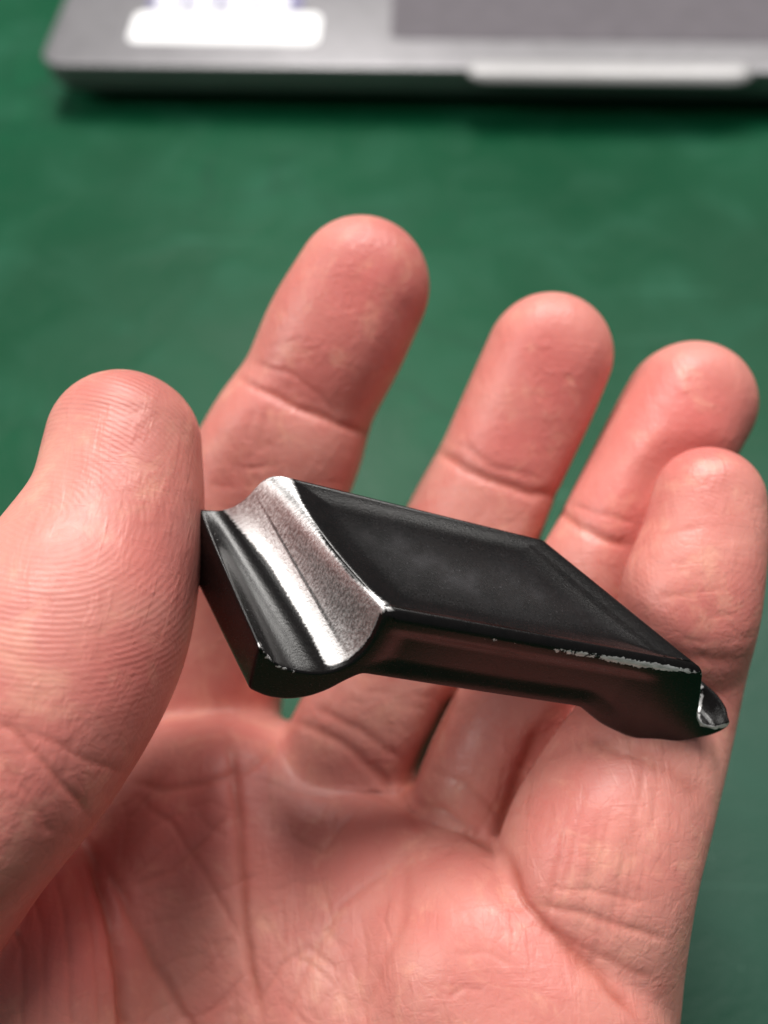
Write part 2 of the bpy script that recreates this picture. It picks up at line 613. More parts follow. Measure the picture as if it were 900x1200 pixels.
def cap_rings(ring, nxt, axis, rad):
    """rounded rim between a side wall and its flat end: rings from the wall (first) to the flat (last)"""
    tang = np.roll(ring, -1, 0) - np.roll(ring, 1, 0)
    tang /= np.linalg.norm(tang, axis=1)[:, None]
    inw = np.cross(np.broadcast_to(axis, tang.shape), tang)
    c_ = ring.mean(0)
    # orientation of the outline decides which side is inside
    area_ = (np.cross(ring - c_, np.roll(ring, -1, 0) - c_) @ axis).sum()
    if area_ < 0:
        inw = -inw
    inw = relax(inw, 2)
    e = nxt - ring
    e /= np.linalg.norm(e, axis=1)[:, None]
    out = []
    for th in (0.0, 15, 30, 45, 60, 75, 90):
        a_ = math.radians(th)
        out.append(ring + inw * (rad * (1 - math.cos(a_)))[:, None] + e * (rad * (1 - math.sin(a_)))[:, None])
    out.append(ring + inw * (rad + 0.006)[:, None])
    out.append(ring + inw * (rad + 0.018)[:, None])
    return out


rad_n = np.where(sval < 1.0, 0.11, 0.028)
rad_n[(sval >= 2) & (sval < 8)] = 0.016
rad_n[(sval > 15) & (sval < 22)] = 0.035
rad_n[(sval > 23)] = 0.022
rad_n[(sval > 32)] = 0.05
rad_n = relax(rad_n, 8)
rad_f = relax(np.where(sval < 1.0, 0.05, 0.02), 4)
cn = cap_rings(body_ring(0.0), body_ring(0.02), near_n if near_n[2] > 0 else -near_n, rad_n)
cf = cap_rings(body_ring(1.0), body_ring(0.98), near_n if near_n[2] > 0 else -near_n, rad_f)
allr = cn[::-1] + [body_ring(0.045 + 0.925 * k_ / NV) for k_ in range(NV + 1)] + cf
verts = np.concatenate(allr)
NR = len(allr)
faces = []
for kx in range(NR - 1):
    for i in range(NP):
        j = (i + 1) % NP
        faces.append((kx * NP + i, kx * NP + j, (kx + 1) * NP + j, (kx + 1) * NP + i))
from mathutils.geometry import delaunay_2d_cdt


def cap_fill(first, flip, nrm):
    global verts
    ring = verts[first:first + NP]
    o_ = ring[0]
    e1 = U - nrm * (U @ nrm)
    e1 = unit(e1)
    e2 = np.cross(nrm, e1)
    q2 = np.stack([(ring - o_) @ e1, (ring - o_) @ e2], 1)
    lo2, hi2 = q2.min(0), q2.max(0)
    gx_, gy_ = np.meshgrid(np.arange(lo2[0], hi2[0], 0.035), np.arange(lo2[1], hi2[1], 0.035))
    g2 = np.stack([gx_.ravel(), gy_.ravel()], 1)
    g2 = g2[sdf_poly(g2, [tuple(x) for x in q2]) > 0.02]
    pts_ = [Vector(x) for x in q2.tolist() + g2.tolist()]
    res = delaunay_2d_cdt(pts_, [(i, (i + 1) % NP) for i in range(NP)], [], 1, 1e-6)
    vmap, nv_ = {}, []
    base_i = len(verts)
    rim = sdf_poly(np.array([list(x) for x in res[0]]), [tuple(x) for x in q2])
    for i, orig in enumerate(res[3]):
        if orig and orig[0] < NP:
            vmap[i] = first + orig[0]
        else:
            p2 = res[0][i]
            vmap[i] = base_i + len(nv_)
            q3 = o_ + e1 * p2[0] + e2 * p2[1]
            dn = (D - q3) @ Nn                      # distance below the top face
            du_ = (q3 - D) @ U
            st3 = min(max((dn - 0.20) / 0.07, 0), 1) * min(max((du_ + 0.05) / 0.3, 0), 1)
            st3 *= min(max((2.75 - du_) / 0.3, 0), 1)
            st3 *= min(max((rim[i] - 0.03) / 0.16, 0), 1)
            q3 = q3 - (nrm * 0.028 * st3 if not flip else 0)
            nv_.append(q3)
    if nv_:
        verts = np.concatenate([verts, np.array(nv_)])
    for f_ in res[2]:
        t_ = [vmap[x] for x in f_]
        if len(set(t_)) == 3:
            faces.append(tuple(t_[::-1]) if flip else tuple(t_))


capn = near_n if near_n[2] > 0 else -near_n
cap_fill(0, False, capn)
cap_fill((NR - 1) * NP, True, far_n if far_n[2] > 0 else -far_n)

bracket = bpy.data.objects.new('metal_bracket', None)
scene.collection.objects.link(bracket)
ax_u = np.array(CM.to_3x3() @ Vector(U))
ax_n = np.array(CM.to_3x3() @ Vector(Nn))
ax_v = np.cross(ax_n, ax_u)
Mw = Matrix(((ax_u[0], ax_v[0], ax_n[0], 0), (ax_u[1], ax_v[1], ax_n[1], 0), (ax_u[2], ax_v[2], ax_n[2], 0), (0, 0, 0, 1)))
Mw.translation = Vector(to_world(D[None])[0])
bracket.matrix_world = Mw
Mi = np.array(Mw.inverted())
tag(bracket, 'small black metal bracket with a worn silver groove, gripped between thumb and fingers', 'metal bracket')
M_BR = mat_bracket()


def to_local(v):
    v = to_world(v)
    return v @ Mi[:3, :3].T + Mi[:3, 3]


def local_to_cam(v):
    Mn = np.array(Mw)
    wv = np.asarray(v) @ Mn[:3, :3].T + Mn[:3, 3]
    return ((wv - CMn[:3, 3]) @ CMn[:3, :3]) * 100


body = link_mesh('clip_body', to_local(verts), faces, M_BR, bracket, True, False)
def bake_modifiers(o):
    dg = bpy.context.evaluated_depsgraph_get()
    dg.update()
    ev_ = o.evaluated_get(dg)
    m2 = bpy.data.meshes.new_from_object(ev_)
    old = o.data
    o.modifiers.clear()
    o.data = m2
    m2.name = old.name
    return m2


def get_co(me_):
    co_ = np.zeros(len(me_.vertices) * 3, dtype=np.float32)
    me_.vertices.foreach_get('co', co_)
    return co_.reshape(-1, 3).astype(np.float64)


me = body.data


def wear_attr(me_, fn):
    co_ = get_co(me_)
    cs = local_to_cam(co_)
    px = to_px(cs)
    nr = np.zeros(len(me_.vertices) * 3, dtype=np.float32)
    me_.vertices.foreach_get('normal', nr)
    nr = nr.reshape(-1, 3)
    val = fn(co_ * 100, px, nr).astype(np.float32)
    a = me_.attributes.new('wear', 'FLOAT_VECTOR', 'POINT')
    a.data.foreach_set('vector', val.ravel())


def body_wear(l, px, nr):
    # bare metal: from the groove floor up to the plate edge
    g = sdf_poly(px, [(268, 590), (300, 560), (320, 550), (338, 552), (354, 590), (382, 638), (412, 677), (457, 710), (464, 720),
                      (446, 740), (440, 765), (420, 790), (395, 800), (388, 792), (360, 735), (315, 660), (262, 597)])
    groove = (0.5 + g / 14.0).clip(0, 1)
    facing = (np.abs(l[:, 1]) > 0.035)
    groove = groove * facing
    e1, t1 = seg_dist(px, [(560, 748), (640, 760), (700, 769), (745, 777), (790, 784), (822, 789)])
    edge = np.exp(-(e1 / 6.0) ** 2) * 1.12 * (0.45 + 0.42 * np.exp(-((t1 - 0.70) / 0.28) ** 2))
    e2, _ = seg_dist(px, [(826, 786), (822, 812), (818, 840), (822, 849), (838, 853), (857, 848)])
    edge = np.maximum(edge, np.exp(-(e2 / 3.0) ** 2) * 0.95)
    e3, _ = seg_dist(px, [(303, 752), (310, 768), (325, 780), (345, 788)])
    edge = np.maximum(edge, np.exp(-(e3 / 5.0) ** 2) * 0.66)
    e4, _ = seg_dist(px, [(340, 556), (470, 583), (640, 632), (740, 710), (820, 778)])
    edge = np.maximum(edge, np.exp(-(e4 / 3.5) ** 2) * 0.38)
    e5, _ = seg_dist(px, [(244, 610), (262, 650), (283, 695), (300, 745)])
    edge = np.maximum(edge, np.exp(-(e5 / 3.0) ** 2) * 0.50)
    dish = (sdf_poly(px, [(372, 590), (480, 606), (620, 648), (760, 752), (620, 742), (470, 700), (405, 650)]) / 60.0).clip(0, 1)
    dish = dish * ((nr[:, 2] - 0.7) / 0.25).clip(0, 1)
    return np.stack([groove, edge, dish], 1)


def local_nz(nr):
    return nr[:, 2]


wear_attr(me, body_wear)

# ------------------------------------------------------------------ hand (signed distance field -> one skin surface)
def spline(ctrl, sub=7):
    """ctrl rows: px, py, depth, radius px -> camera-space centres + radius cm"""
    pts = []
    for (x, y, z, r) in ctrl:
        c = P(x, y, z)
        pts.append(np.r_[c, r * z / F])
    pts = np.array(pts)
    ext = np.vstack([2 * pts[0] - pts[1], pts, 2 * pts[-1] - pts[-2]])
    out = []
    for i in range(1, len(ext) - 2):
        p0, p1, p2, p3 = ext[i - 1:i + 3]
        for j in range(sub):
            t = j / sub
            out.append(0.5 * ((2 * p1) + (-p0 + p2) * t + (2 * p0 - 5 * p1 + 4 * p2 - p3) * t * t + (-p0 + 3 * p1 - 3 * p2 + p3) * t ** 3))
    out.append(pts[-1])
    return np.array(out, dtype=np.float32)


CH = {
    'thumb': [(147, 521, 9.75, 86), (138, 598, 9.55, 98), (112, 672, 9.4, 118), (68, 760, 9.1, 142), (0, 868, 8.8, 148), (-95, 985, 8.9, 152), (-190, 1120, 9.4, 165), (-240, 1290, 10.0, 190)],
    'index': [(424, 338, 11.6, 79), (394, 395, 11.7, 83), (362, 462, 11.9, 81), (332, 525, 12.0, 92), (298, 600, 12.2, 95), (265, 700, 12.7, 92), (240, 800, 13.1, 92), (235, 900, 13.3, 95), (270, 1000, 13.1, 100)],
    'middle': [(642, 419, 11.6, 73), (618, 478, 11.7, 75), (588, 548, 11.8, 76), (560, 612, 11.9, 82), (520, 700, 11.9, 88), (464, 790, 11.9, 83), (416, 880, 11.9, 84), (395, 960, 12.1, 95), (380, 1050, 12.3, 100)],
    'ring': [(807, 475, 11.5, 73), (776, 530, 11.4, 74), (742, 595, 11.3, 76), (708, 660, 11.3, 80), (660, 745, 11.2, 84), (610, 835, 11.1, 84), (572, 915, 11.1, 84), (545, 990, 11.3, 86), (520, 1080, 11.6, 92)],
    'little': [(825, 590, 10.4, 66), (818, 640, 10.35, 73), (800, 710, 10.3, 82), (783, 775, 10.6, 83), (752, 850, 10.6, 96), (722, 930, 10.2, 106), (696, 1010, 9.85, 112), (682, 1100, 10.0, 112), (660, 1200, 10.3, 120), (600, 1320, 10.6, 140)],
}
CHAINS = {k_: spline(v) for k_, v in CH.items()}
NAMES = list(CHAINS)
PALM = [  # px, py, depth of centre, radius cm
    (225, 955, 12.0, 1.15),     (285, 960, 12.1, 1.22), (225, 1010, 12.2, 1.2), (330, 1010, 12.0, 1.2), (410, 1020, 11.65, 1.15), (480, 1060, 10.95, 1.1), (562, 1118, 9.95, 1.05),
    (645, 1205, 9.65, 1.10), (380, 1110, 11.5, 1.25), (450, 1160, 10.9, 1.2), (540, 1250, 10.2, 1.2), (710, 1320, 9.95, 1.15),
    (270, 1110, 12.1, 1.25), (180, 1130, 12.2, 1.3), (330, 1230, 11.7, 1.3), (420, 1300, 11.4, 1.3), (560, 1400, 11.4, 1.5),
    (30, 1130, 10.9, 1.45), (-60, 1220, 10.8, 1.7), (60, 1300, 11.0, 1.6), (-60, 1400, 11.4, 1.9), (200, 1320, 11.8, 1.5),
    (300, 1450, 12.0, 1.7), (120, 1500, 12.2, 2.0), (420, 1520, 12.3, 1.9), (240, 1650, 13.0, 2.2), (400, 1700, 13.2, 2.2), (330, 1900, 14.5, 2.4),
]
PALMC = np.array([np.r_[P(x, y, z), r] for x, y, z, r in PALM], dtype=np.float32)


def smin(a, b, k_):
    h = np.maximum(k_ - np.abs(a - b), 0.0) / k_
    return np.minimum(a, b) - h * h * h * k_ / 6.0


def d_chain(p, ch):
    d = np.full(len(p), 3.0, dtype=np.float32)
    pc = p.mean(0)
    pr = np.sqrt(((p - pc) ** 2).sum(1).max())
    for a, b in zip(ch[:-1], ch[1:]):
        ab = b[:3] - a[:3]
        if np.linalg.norm((a[:3] + b[:3]) / 2 - pc) - max(a[3], b[3]) - pr > 1.6 and pr < 3:
            continue
        pa = p - a[:3]
        t = (pa @ ab / (ab @ ab)).clip(0, 1)
        q_ = pa - t[:, None] * ab
        # pads are flatter than a circle on the palm side
        dd = ((q_[:, 0] ** 2 + q_[:, 1] ** 2) ** 1.3 + (q_[:, 2] ** 2) ** 1.3) ** (1 / 2.6) - (a[3] + t * (b[3] - a[3]))
        d = np.minimum(d, dd)
    return d


KP = {'thumb': 0.12, 'index': 0.30, 'middle': 0.28, 'ring': 0.25, 'little': 0.12}


def hand_parts(p):
    p = p.astype(np.float32)
    # palm: log-sum-exp of spheres, very soft
    kk = 0.22
    acc = np.zeros(len(p), dtype=np.float32)
    pc = p.mean(0)
    pr = np.sqrt(((p - pc) ** 2).sum(1).max())
    for c in PALMC:
        if np.linalg.norm(c[:3] - pc) - c[3] - pr > 1.6 and pr < 3:
            continue
        q_ = p - c[:3]
        dd = ((q_[:, 0] ** 2 + q_[:, 1] ** 2) ** 1.25 + (q_[:, 2] ** 2) ** 1.25) ** 0.4 - c[3]
        acc += np.exp(-(dd / kk).clip(-60, 60))
    palm = -kk * np.log(acc + 1e-30)
    ds = {k_: d_chain(p, ch) for k_, ch in CHAINS.items()}
    return palm, ds


def hand_sdf(p):
    palm, ds = hand_parts(p)
    out = palm
    for k_, d in ds.items():
        out = smin(out, smin(palm, d, KP[k_]), 0.07)
    # skin never welds where two fingers touch: a narrow cleft stays between them
    st_ = np.sort(np.stack(list(ds.values()), 1), 1)
    a_, b_ = st_[:, 0], st_[:, 1]
    gate = ((palm - a_) / 0.35).clip(0, 1)
    out = out + 0.20 * np.exp(-((b_ - a_) / 0.13) ** 2) * gate
    return out


H = 0.056
lo = np.array([-7.5, -12.5, -15.5]); hi = np.array([5.2, 4.2, -6.8])
BS = 8
nb = np.ceil((hi - lo) / (H * BS)).astype(int)
dims = nb * BS + 1
bi = np.stack(np.meshgrid(*[np.arange(n_) for n_ in nb], indexing='ij'), -1).reshape(-1, 3)
cen = lo + (bi + 0.5) * BS * H
dc = hand_sdf(cen)
act = bi[np.abs(dc) < BS * H * 0.5 * 1.75 + 0.12]
grid = np.full(tuple(dims), 9.0, dtype=np.float32)
# sign of inactive blocks
neg = dc < 0
for b_, ng in zip(bi[neg], neg[neg]):
    x, y, z = b_ * BS
    grid[x:x + BS + 1, y:y + BS + 1, z:z + BS + 1] = -9.0
loc = np.stack(np.meshgrid(*[np.arange(BS + 1)] * 3, indexing='ij'), -1).reshape(-1, 3)
for s0 in range(0, len(act), 24):
    blk = act[s0:s0 + 24]
    idx = (blk[:, None, :] * BS + loc[None])
    pts = lo + idx.reshape(-1, 3) * H
    v = hand_sdf(pts)
    ii = idx.reshape(-1, 3)
    grid[ii[:, 0], ii[:, 1], ii[:, 2]] = v


def surface_nets(g, lo_, h):
    s = g < 0
    c = np.zeros(tuple(np.array(g.shape) - 1), dtype=np.int8)
    X, Y, Z = g.shape
    for dx in (0, 1):
        for dy in (0, 1):
            for dz in (0, 1):
                c += s[dx:X - 1 + dx, dy:Y - 1 + dy, dz:Z - 1 + dz]
    cells = np.argwhere((c > 0) & (c < 8))
    ind = np.full(c.shape, -1, dtype=np.int32)
    ind[cells[:, 0], cells[:, 1], cells[:, 2]] = np.arange(len(cells))
    acc = np.zeros((len(cells), 3)); cnt = np.zeros(len(cells))
    cor = [(0, 0, 0), (1, 0, 0), (0, 1, 0), (1, 1, 0), (0, 0, 1), (1, 0, 1), (0, 1, 1), (1, 1, 1)]
    ed = [(0, 1), (2, 3), (4, 5), (6, 7), (0, 2), (1, 3), (4, 6), (5, 7), (0, 4), (1, 5), (2, 6), (3, 7)]
    for a, b in ed:
        ca, cb = np.array(cor[a]), np.array(cor[b])
        ia, ib = cells + ca, cells + cb
        va = g[ia[:, 0], ia[:, 1], ia[:, 2]]; vb = g[ib[:, 0], ib[:, 1], ib[:, 2]]
        m = (va < 0) != (vb < 0)
        t = va[m] / (va[m] - vb[m])
        acc[m] += ca + t[:, None] * (cb - ca)
        cnt[m] += 1
    vert = lo_ + (cells + acc / cnt[:, None]) * h
    quads = []
    for axis in range(3):
        o1, o2 = [a for a in range(3) if a != axis]
        sl0 = [slice(None)] * 3; sl1 = [slice(None)] * 3
        sl0[axis] = slice(0, -1); sl1[axis] = slice(1, None)
        ch = s[tuple(sl0)] != s[tuple(sl1)]
        e = np.argwhere(ch)
        e = e[(e[:, o1] > 0) & (e[:, o2] > 0) & (e[:, o1] < g.shape[o1] - 1) & (e[:, o2] < g.shape[o2] - 1)]
        sgn = s[e[:, 0], e[:, 1], e[:, 2]]
        d1 = np.zeros(3, int); d1[o1] = 1
        d2 = np.zeros(3, int); d2[o2] = 1
        q_ = [e - d1 - d2, e - d2, e, e - d1]
        q_ = np.stack([ind[k_[:, 0], k_[:, 1], k_[:, 2]] for k_ in q_], 1)
        flip = sgn if axis != 1 else ~sgn
        q_[~flip] = q_[~flip][:, ::-1]
        quads.append(q_)
    quads = np.concatenate(quads)
    quads = quads[(quads >= 0).all(1)]
    return vert, quads


hv, hq = surface_nets(grid, lo, H)
del grid
# keep the largest use: smooth lightly
def smooth_pass(v, q, it, lam):
    n_ = len(v)
    e = np.concatenate([q[:, [0, 1]], q[:, [1, 2]], q[:, [2, 3]], q[:, [3, 0]]])
    e = np.concatenate([e, e[:, ::-1]])
    deg = np.bincount(e[:, 0], minlength=n_).astype(float)[:, None]
    for i in range(it):
        s = np.stack([np.bincount(e[:, 0], weights=v[e[:, 1], k_], minlength=n_) for k_ in range(3)], 1)
        v = v + (lam if i % 2 == 0 else -lam * 1.03) * (s / deg - v)
    return v


hv = smooth_pass(hv, hq, 12, 0.5)
_e = np.concatenate([hq[:, [0, 1]], hq[:, [1, 2]], hq[:, [2, 3]], hq[:, [3, 0]]])
hand_me = bpy.data.meshes.new('hand')
hand_me.vertices.add(len(hv)); hand_me.vertices.foreach_set('co', hv.astype(np.float32).ravel())
hand_me.loops.add(len(hq) * 4); hand_me.loops.foreach_set('vertex_index', hq.astype(np.int32).ravel())
hand_me.polygons.add(len(hq)); hand_me.polygons.foreach_set('loop_start', np.arange(0, len(hq) * 4, 4, dtype=np.int32))
hand_me.update(calc_edges=True)
order = np.lexsort((np.floor(hv[:, 1] / 1.0), np.floor(hv[:, 0] / 1.0)))
palm_d = np.zeros(len(hv), np.float32); ds = {k_: np.zeros(len(hv), np.float32) for k_ in NAMES}
for s0 in range(0, len(order), 3000):
    o_ = order[s0:s0 + 3000]
    a_, b_ = hand_parts(hv[o_])
    palm_d[o_] = a_
    for k_ in NAMES:
        ds[k_][o_] = b_[k_]
_s = np.sort(np.stack([ds[k_] for k_ in NAMES], 1), 1)
soft = np.exp(-((_s[:, 1] - _s[:, 0]) / 0.16) ** 2)[:, None]
_e = np.concatenate([_e, _e[:, ::-1]])
_deg = np.bincount(_e[:, 0], minlength=len(hv)).astype(float)[:, None]
for _ in range(8):
    _m = np.stack([np.bincount(_e[:, 0], weights=hv[_e[:, 1], k_], minlength=len(hv)) for k_ in range(3)], 1) / _deg
    hv = hv + 0.6 * soft * (_m - hv)
hand_me.vertices.foreach_set('co', hv.astype(np.float32).ravel())
for i_, arr in enumerate([ds[k_] for k_ in NAMES] + [palm_d]):
    hand_me.attributes.new('d%d' % i_, 'FLOAT', 'POINT').data.foreach_set('value', arr.astype(np.float32))
hand = bpy.data.objects.new('hand', hand_me)
scene.collection.objects.link(hand)
md = hand.modifiers.new('s', 'SUBSURF'); md.levels = 1; md.render_levels = 1
hand_me = bake_modifiers(hand)
hv = get_co(hand_me)
nr = np.zeros(len(hv) * 3, dtype=np.float32); hand_me.vertices.foreach_get('normal', nr); nr = nr.reshape(-1, 3).astype(np.float64)
# orientation check
cpt = CHAINS['thumb'][0][:3]
mm = np.linalg.norm(hv - cpt, axis=1) < CHAINS['thumb'][0][3] * 1.1
if np.einsum('ij,ij->i', nr[mm], hv[mm] - cpt).mean() < 0:
    hand_me.flip_normals(); nr = -nr
allD = []
for i_ in range(len(NAMES) + 1):
    arr = np.zeros(len(hv), dtype=np.float32)
    hand_me.attributes['d%d' % i_].data.foreach_get('value', arr)
    hand_me.attributes.remove(hand_me.attributes['d%d' % i_])
    allD.append(arr)
allD = np.stack(allD, 1)
part = allD.argmin(1)
PID = {k_: i for i, k_ in enumerate(NAMES)}; PID['palm'] = len(NAMES)
px = to_px(hv)
view = -hv / np.linalg.norm(hv, axis=1)[:, None]
face = np.einsum('ij,ij->i', nr, view)

disp = np.zeros(len(hv)); crease = np.zeros(len(hv)); redm = np.zeros(len(hv))
# (parts, polyline, width px, depth cm, crease colour strength)
CREASES = [
    ('index', [(280, 443), (310, 458), (350, 478), (400, 497), (438, 510)], 5, 0.050, 0.9),
    ('index', [(296, 425), (340, 438), (375, 462), (398, 490)], 3.5, 0.014, 0.25),
    ('index', [(296, 480), (286, 520)], 5, 0.014, 0.2),
    ('index', [(312, 485), (302, 530)], 5, 0.012, 0.2),
    ('middle', [(514, 528), (545, 550), (590, 568), (625, 578), (655, 580)], 6, 0.045, 0.9),
    ('middle', [(540, 520), (580, 548), (630, 560)], 4, 0.015, 0.3),
    ('ring', [(655, 598), (680, 618), (710, 632), (740, 640)], 6, 0.040, 0.8),
    ('ring', [(668, 590), (700, 602), (745, 612)], 4, 0.015, 0.3),
    ('little', [(715, 745), (760, 760), (810, 772), (868, 775)], 9, 0.030, 0.4),
    ('little', [(770, 625), (790, 622), (825, 618)], 3, 0.008, 0.3),
    ('little', [(765, 700), (800, 697), (850, 690)], 3, 0.008, 0.3),
    ('little', [(690, 868), (740, 880), (790, 905), (826, 940)], 10, 0.035, 0.4),
    ('little', [(720, 880), (760, 888), (790, 893)], 3, 0.010, 0.3),
    ('thumb', [(-10, 842), (20, 860), (60, 905), (110, 960)], 5, 0.022, 0.5),
    ('thumb', [(20, 850), (60, 868), (110, 895), (150, 905)], 4, 0.012, 0.4),
    ('thumb', [(0, 890), (40, 940), (60, 980)], 4, 0.010, 0.3),
    # life line and thenar wrinkles
    ('palm', [(92, 972), (108, 1000), (125, 1050), (138, 1100), (146, 1160), (152, 1230)], 8, 0.12, 1.0),
    ('palm', [(120, 1000), (150, 1060), (180, 1125), (215, 1190), (240, 1230)], 6, 0.05, 0.6),
    ('palm', [(62, 1010), (78, 1080), (82, 1140), (84, 1215)], 4, 0.018, 0.3),
    ('palm', [(30, 1020), (50, 1090), (52, 1150), (50, 1215)], 4, 0.014, 0.2),
    ('palm', [(92, 1010), (108, 1080), (114, 1140), (116, 1215)], 3.5, 0.014, 0.25),
    ('palm', [(5, 1060), (25, 1110), (28, 1160), (24, 1210)], 4, 0.02, 0.3),
    ('palm', [(268, 860), (276, 920), (282, 1000), (284, 1070), (290, 1130), (306, 1200)], 7, 0.055, 0.9),
    ('palm', [(150, 915), (190, 925), (240, 918), (290, 900), (330, 868)], 6, 0.030, 0.5),
    ('palm', [(160, 935), (200, 965), (250, 1040), (285, 1110)], 4, 0.018, 0.4),
    ('palm', [(150, 1040), (200, 1020), (240, 985), (270, 950)], 4, 0.018, 0.4),
    ('palm', [(200, 900), (150, 960), (140, 1020)], 4, 0.014, 0.3),
    ('palm', [(330, 870), (380, 895), (430, 925), (480, 945), (540, 968), (590, 1000)], 7, 0.03, 0.5),
    ('palm', [(340, 980), (380, 1000), (400, 970), (420, 950)], 4, 0.012, 0.3),
    ('palm', [(400, 1140), (360, 1110), (330, 1130), (300, 1180)], 4, 0.012, 0.3),
    ('palm', [(470, 1010), (400, 1060), (360, 1130), (330, 1210)], 5, 0.012, 0.25),
    ('palm', [(480, 1000), (470, 1080), (420, 1200)], 8, 0.025, 0.25),
    # middle / ring finger root lines, then shade-tinted clefts between fingers
    ('middle', [(345, 845), (400, 870), (440, 905), (465, 935)], 6, 0.03, 0.5),
    ('middle', [(370, 830), (420, 855), (470, 890)], 5, 0.02, 0.4),
    ('ring', [(480, 940), (520, 950), (560, 975), (590, 1000)], 6, 0.03, 0.5),
    ('ring', [(500, 900), (550, 920), (590, 960)], 5, 0.015, 0.3),
    ('ring', [(530, 815), (505, 865), (484, 905), (466, 940)], 10, 0.025, 1.0),  # middle/ring cleft, both sides: gap shade painted through the crease tint
    ('middle', [(530, 815), (505, 865), (484, 905), (466, 940)], 10, 0.025, 1.0),
    ('ring', [(632, 850), (606, 920), (592, 965), (588, 1002)], 9, 0.045, 1.0),  # ring/little cleft: gap shade painted in the same way
    # little finger root
    ('little', [(592, 1000), (612, 1060), (660, 1108), (710, 1150), (750, 1195)], 7, 0.06, 1.0),
    ('little', [(625, 1060), (680, 1070), (740, 1090), (785, 1100)], 5, 0.020, 0.5),
    ('little', [(640, 1040), (700, 1045), (760, 1060)], 4, 0.012, 0.4),
    ('little', [(640, 1090), (700, 1120), (770, 1150)], 5, 0.014, 0.4),
    ('little', [(700, 960), (695, 1010), (690, 1050)], 4, 0.010, 0.2),
    ('little', [(745, 960), (740, 1020), (730, 1070)], 4, 0.010, 0.2),
    ('little', [(660, 970), (655, 1020)], 3, 0.008, 0.2),
]
rng = random.Random(11)
for i_ in range(60):
    x0_, y0_ = rng.uniform(140, 560), rng.uniform(880, 1210)
    a_ = rng.choice((rng.gauss(1.15, 0.35), rng.gauss(-0.5, 0.35)))
    l_ = rng.uniform(30, 95)
    bend = rng.uniform(-12, 12)
    ex, ey = math.cos(a_), math.sin(a_)
    CREASES.append(('palm', [(x0_, y0_), (x0_ + ex * l_ * 0.5 - ey * bend, y0_ + ey * l_ * 0.5 + ex * bend), (x0_ + ex * l_, y0_ + ey * l_)], rng.uniform(2.2, 3.4), rng.uniform(0.004, 0.010), rng.uniform(0.1, 0.25)))
for i_ in range(22):
    x0_, y0_ = rng.uniform(620, 785), rng.uniform(890, 1060)
    l_ = rng.uniform(40, 130)
    CREASES.append(('little', [(x0_, y0_), (x0_ - l_ * 0.06, y0_ + l_ * 0.5), (x0_ - l_ * 0.16, y0_ + l_)], rng.uniform(2.0, 3.0), rng.uniform(0.004, 0.009), 0.12))
for nm_, cx_, cy_, sp_ in (('thumb', 70, 930, 70), ('index', 300, 560, 60), ('little', 800, 700, 50), ('middle', 440, 850, 50), ('ring', 560, 900, 45)):
    for i_ in range(9):
        x0_, y0_ = cx_ + rng.uniform(-sp_, sp_), cy_ + rng.uniform(-sp_, sp_)
        a_ = rng.gauss(1.6, 0.5) if i_ % 2 else rng.gauss(0.2, 0.3)
        l_ = rng.uniform(20, 60)
        CREASES.append((nm_, [(x0_, y0_), (x0_ + math.cos(a_) * l_, y0_ + math.sin(a_) * l_)], rng.uniform(2.2, 3.2), rng.uniform(0.004, 0.008), 0.12))
bbx = px
vis = face > -0.05
for parts, poly, wd, dep, cs in CREASES:
    ids = [PID[parts]] + ([PID['palm']] if parts in ('little', 'ring', 'middle') else []) + ([PID['little'], PID['thumb']] if parts == 'palm' else [])
    pa = np.array(poly, float)
    m = vis & np.isin(part, ids) & (px[:, 0] > pa[:, 0].min() - 60) & (px[:, 0] < pa[:, 0].max() + 60) & (px[:, 1] > pa[:, 1].min() - 60) & (px[:, 1] < pa[:, 1].max() + 60)
    if parts == 'palm':
        m &= ~((part == PID['thumb']))
    ix = np.where(m)[0]
    if not len(ix):
        continue
    # a slightly wavering line
    jit = 0.35 * 2.2 * np.sin(px[ix, 0] * 0.09 + px[ix, 1] * 0.07) + 0.35 * 1.4 * np.sin(px[ix, 0] * 0.21 - px[ix, 1] * 0.17 + 1.0)
    d, t = seg_dist(px[ix] + np.stack([jit, -jit], 1) * 0.7, poly)
    taper = np.minimum(1.0, np.minimum(t, 1 - t) / 0.15 + 0.25)
    g = np.exp(-(d / wd) ** 2) * taper
    wide = np.exp(-(d / (wd * 3.2)) ** 2) * taper
    disp[ix] += -dep * g * 0.75 - dep * 0.30 * wide
    crease[ix] = np.maximum(crease[ix], cs * np.exp(-(d / (wd * 0.75)) ** 2) * taper)

# redness: fingertips and pressed pads
for (x, y, r, s_) in ((430, 330, 70, 0.5), (370, 420, 60, 0.25), (640, 430, 80, 0.7), (600, 520, 60, 0.6), (800, 480, 80, 0.7), (730, 590, 60, 0.5), (830, 600, 60, 0.35), (810, 680, 60, 0.3),
                      (180, 640, 80, 0.55), (120, 560, 50, 0.2), (150, 780, 80, 0.45), (60, 900, 80, 0.3), (60, 1080, 120, 0.6), (220, 950, 90, 0.5), (560, 1080, 70, 0.2), (700, 960, 70, 0.15)):
    d2 = ((px[:, 0] - x) ** 2 + (px[:, 1] - y) ** 2) / r ** 2
    redm = np.maximum(redm, s_ * np.exp(-d2))

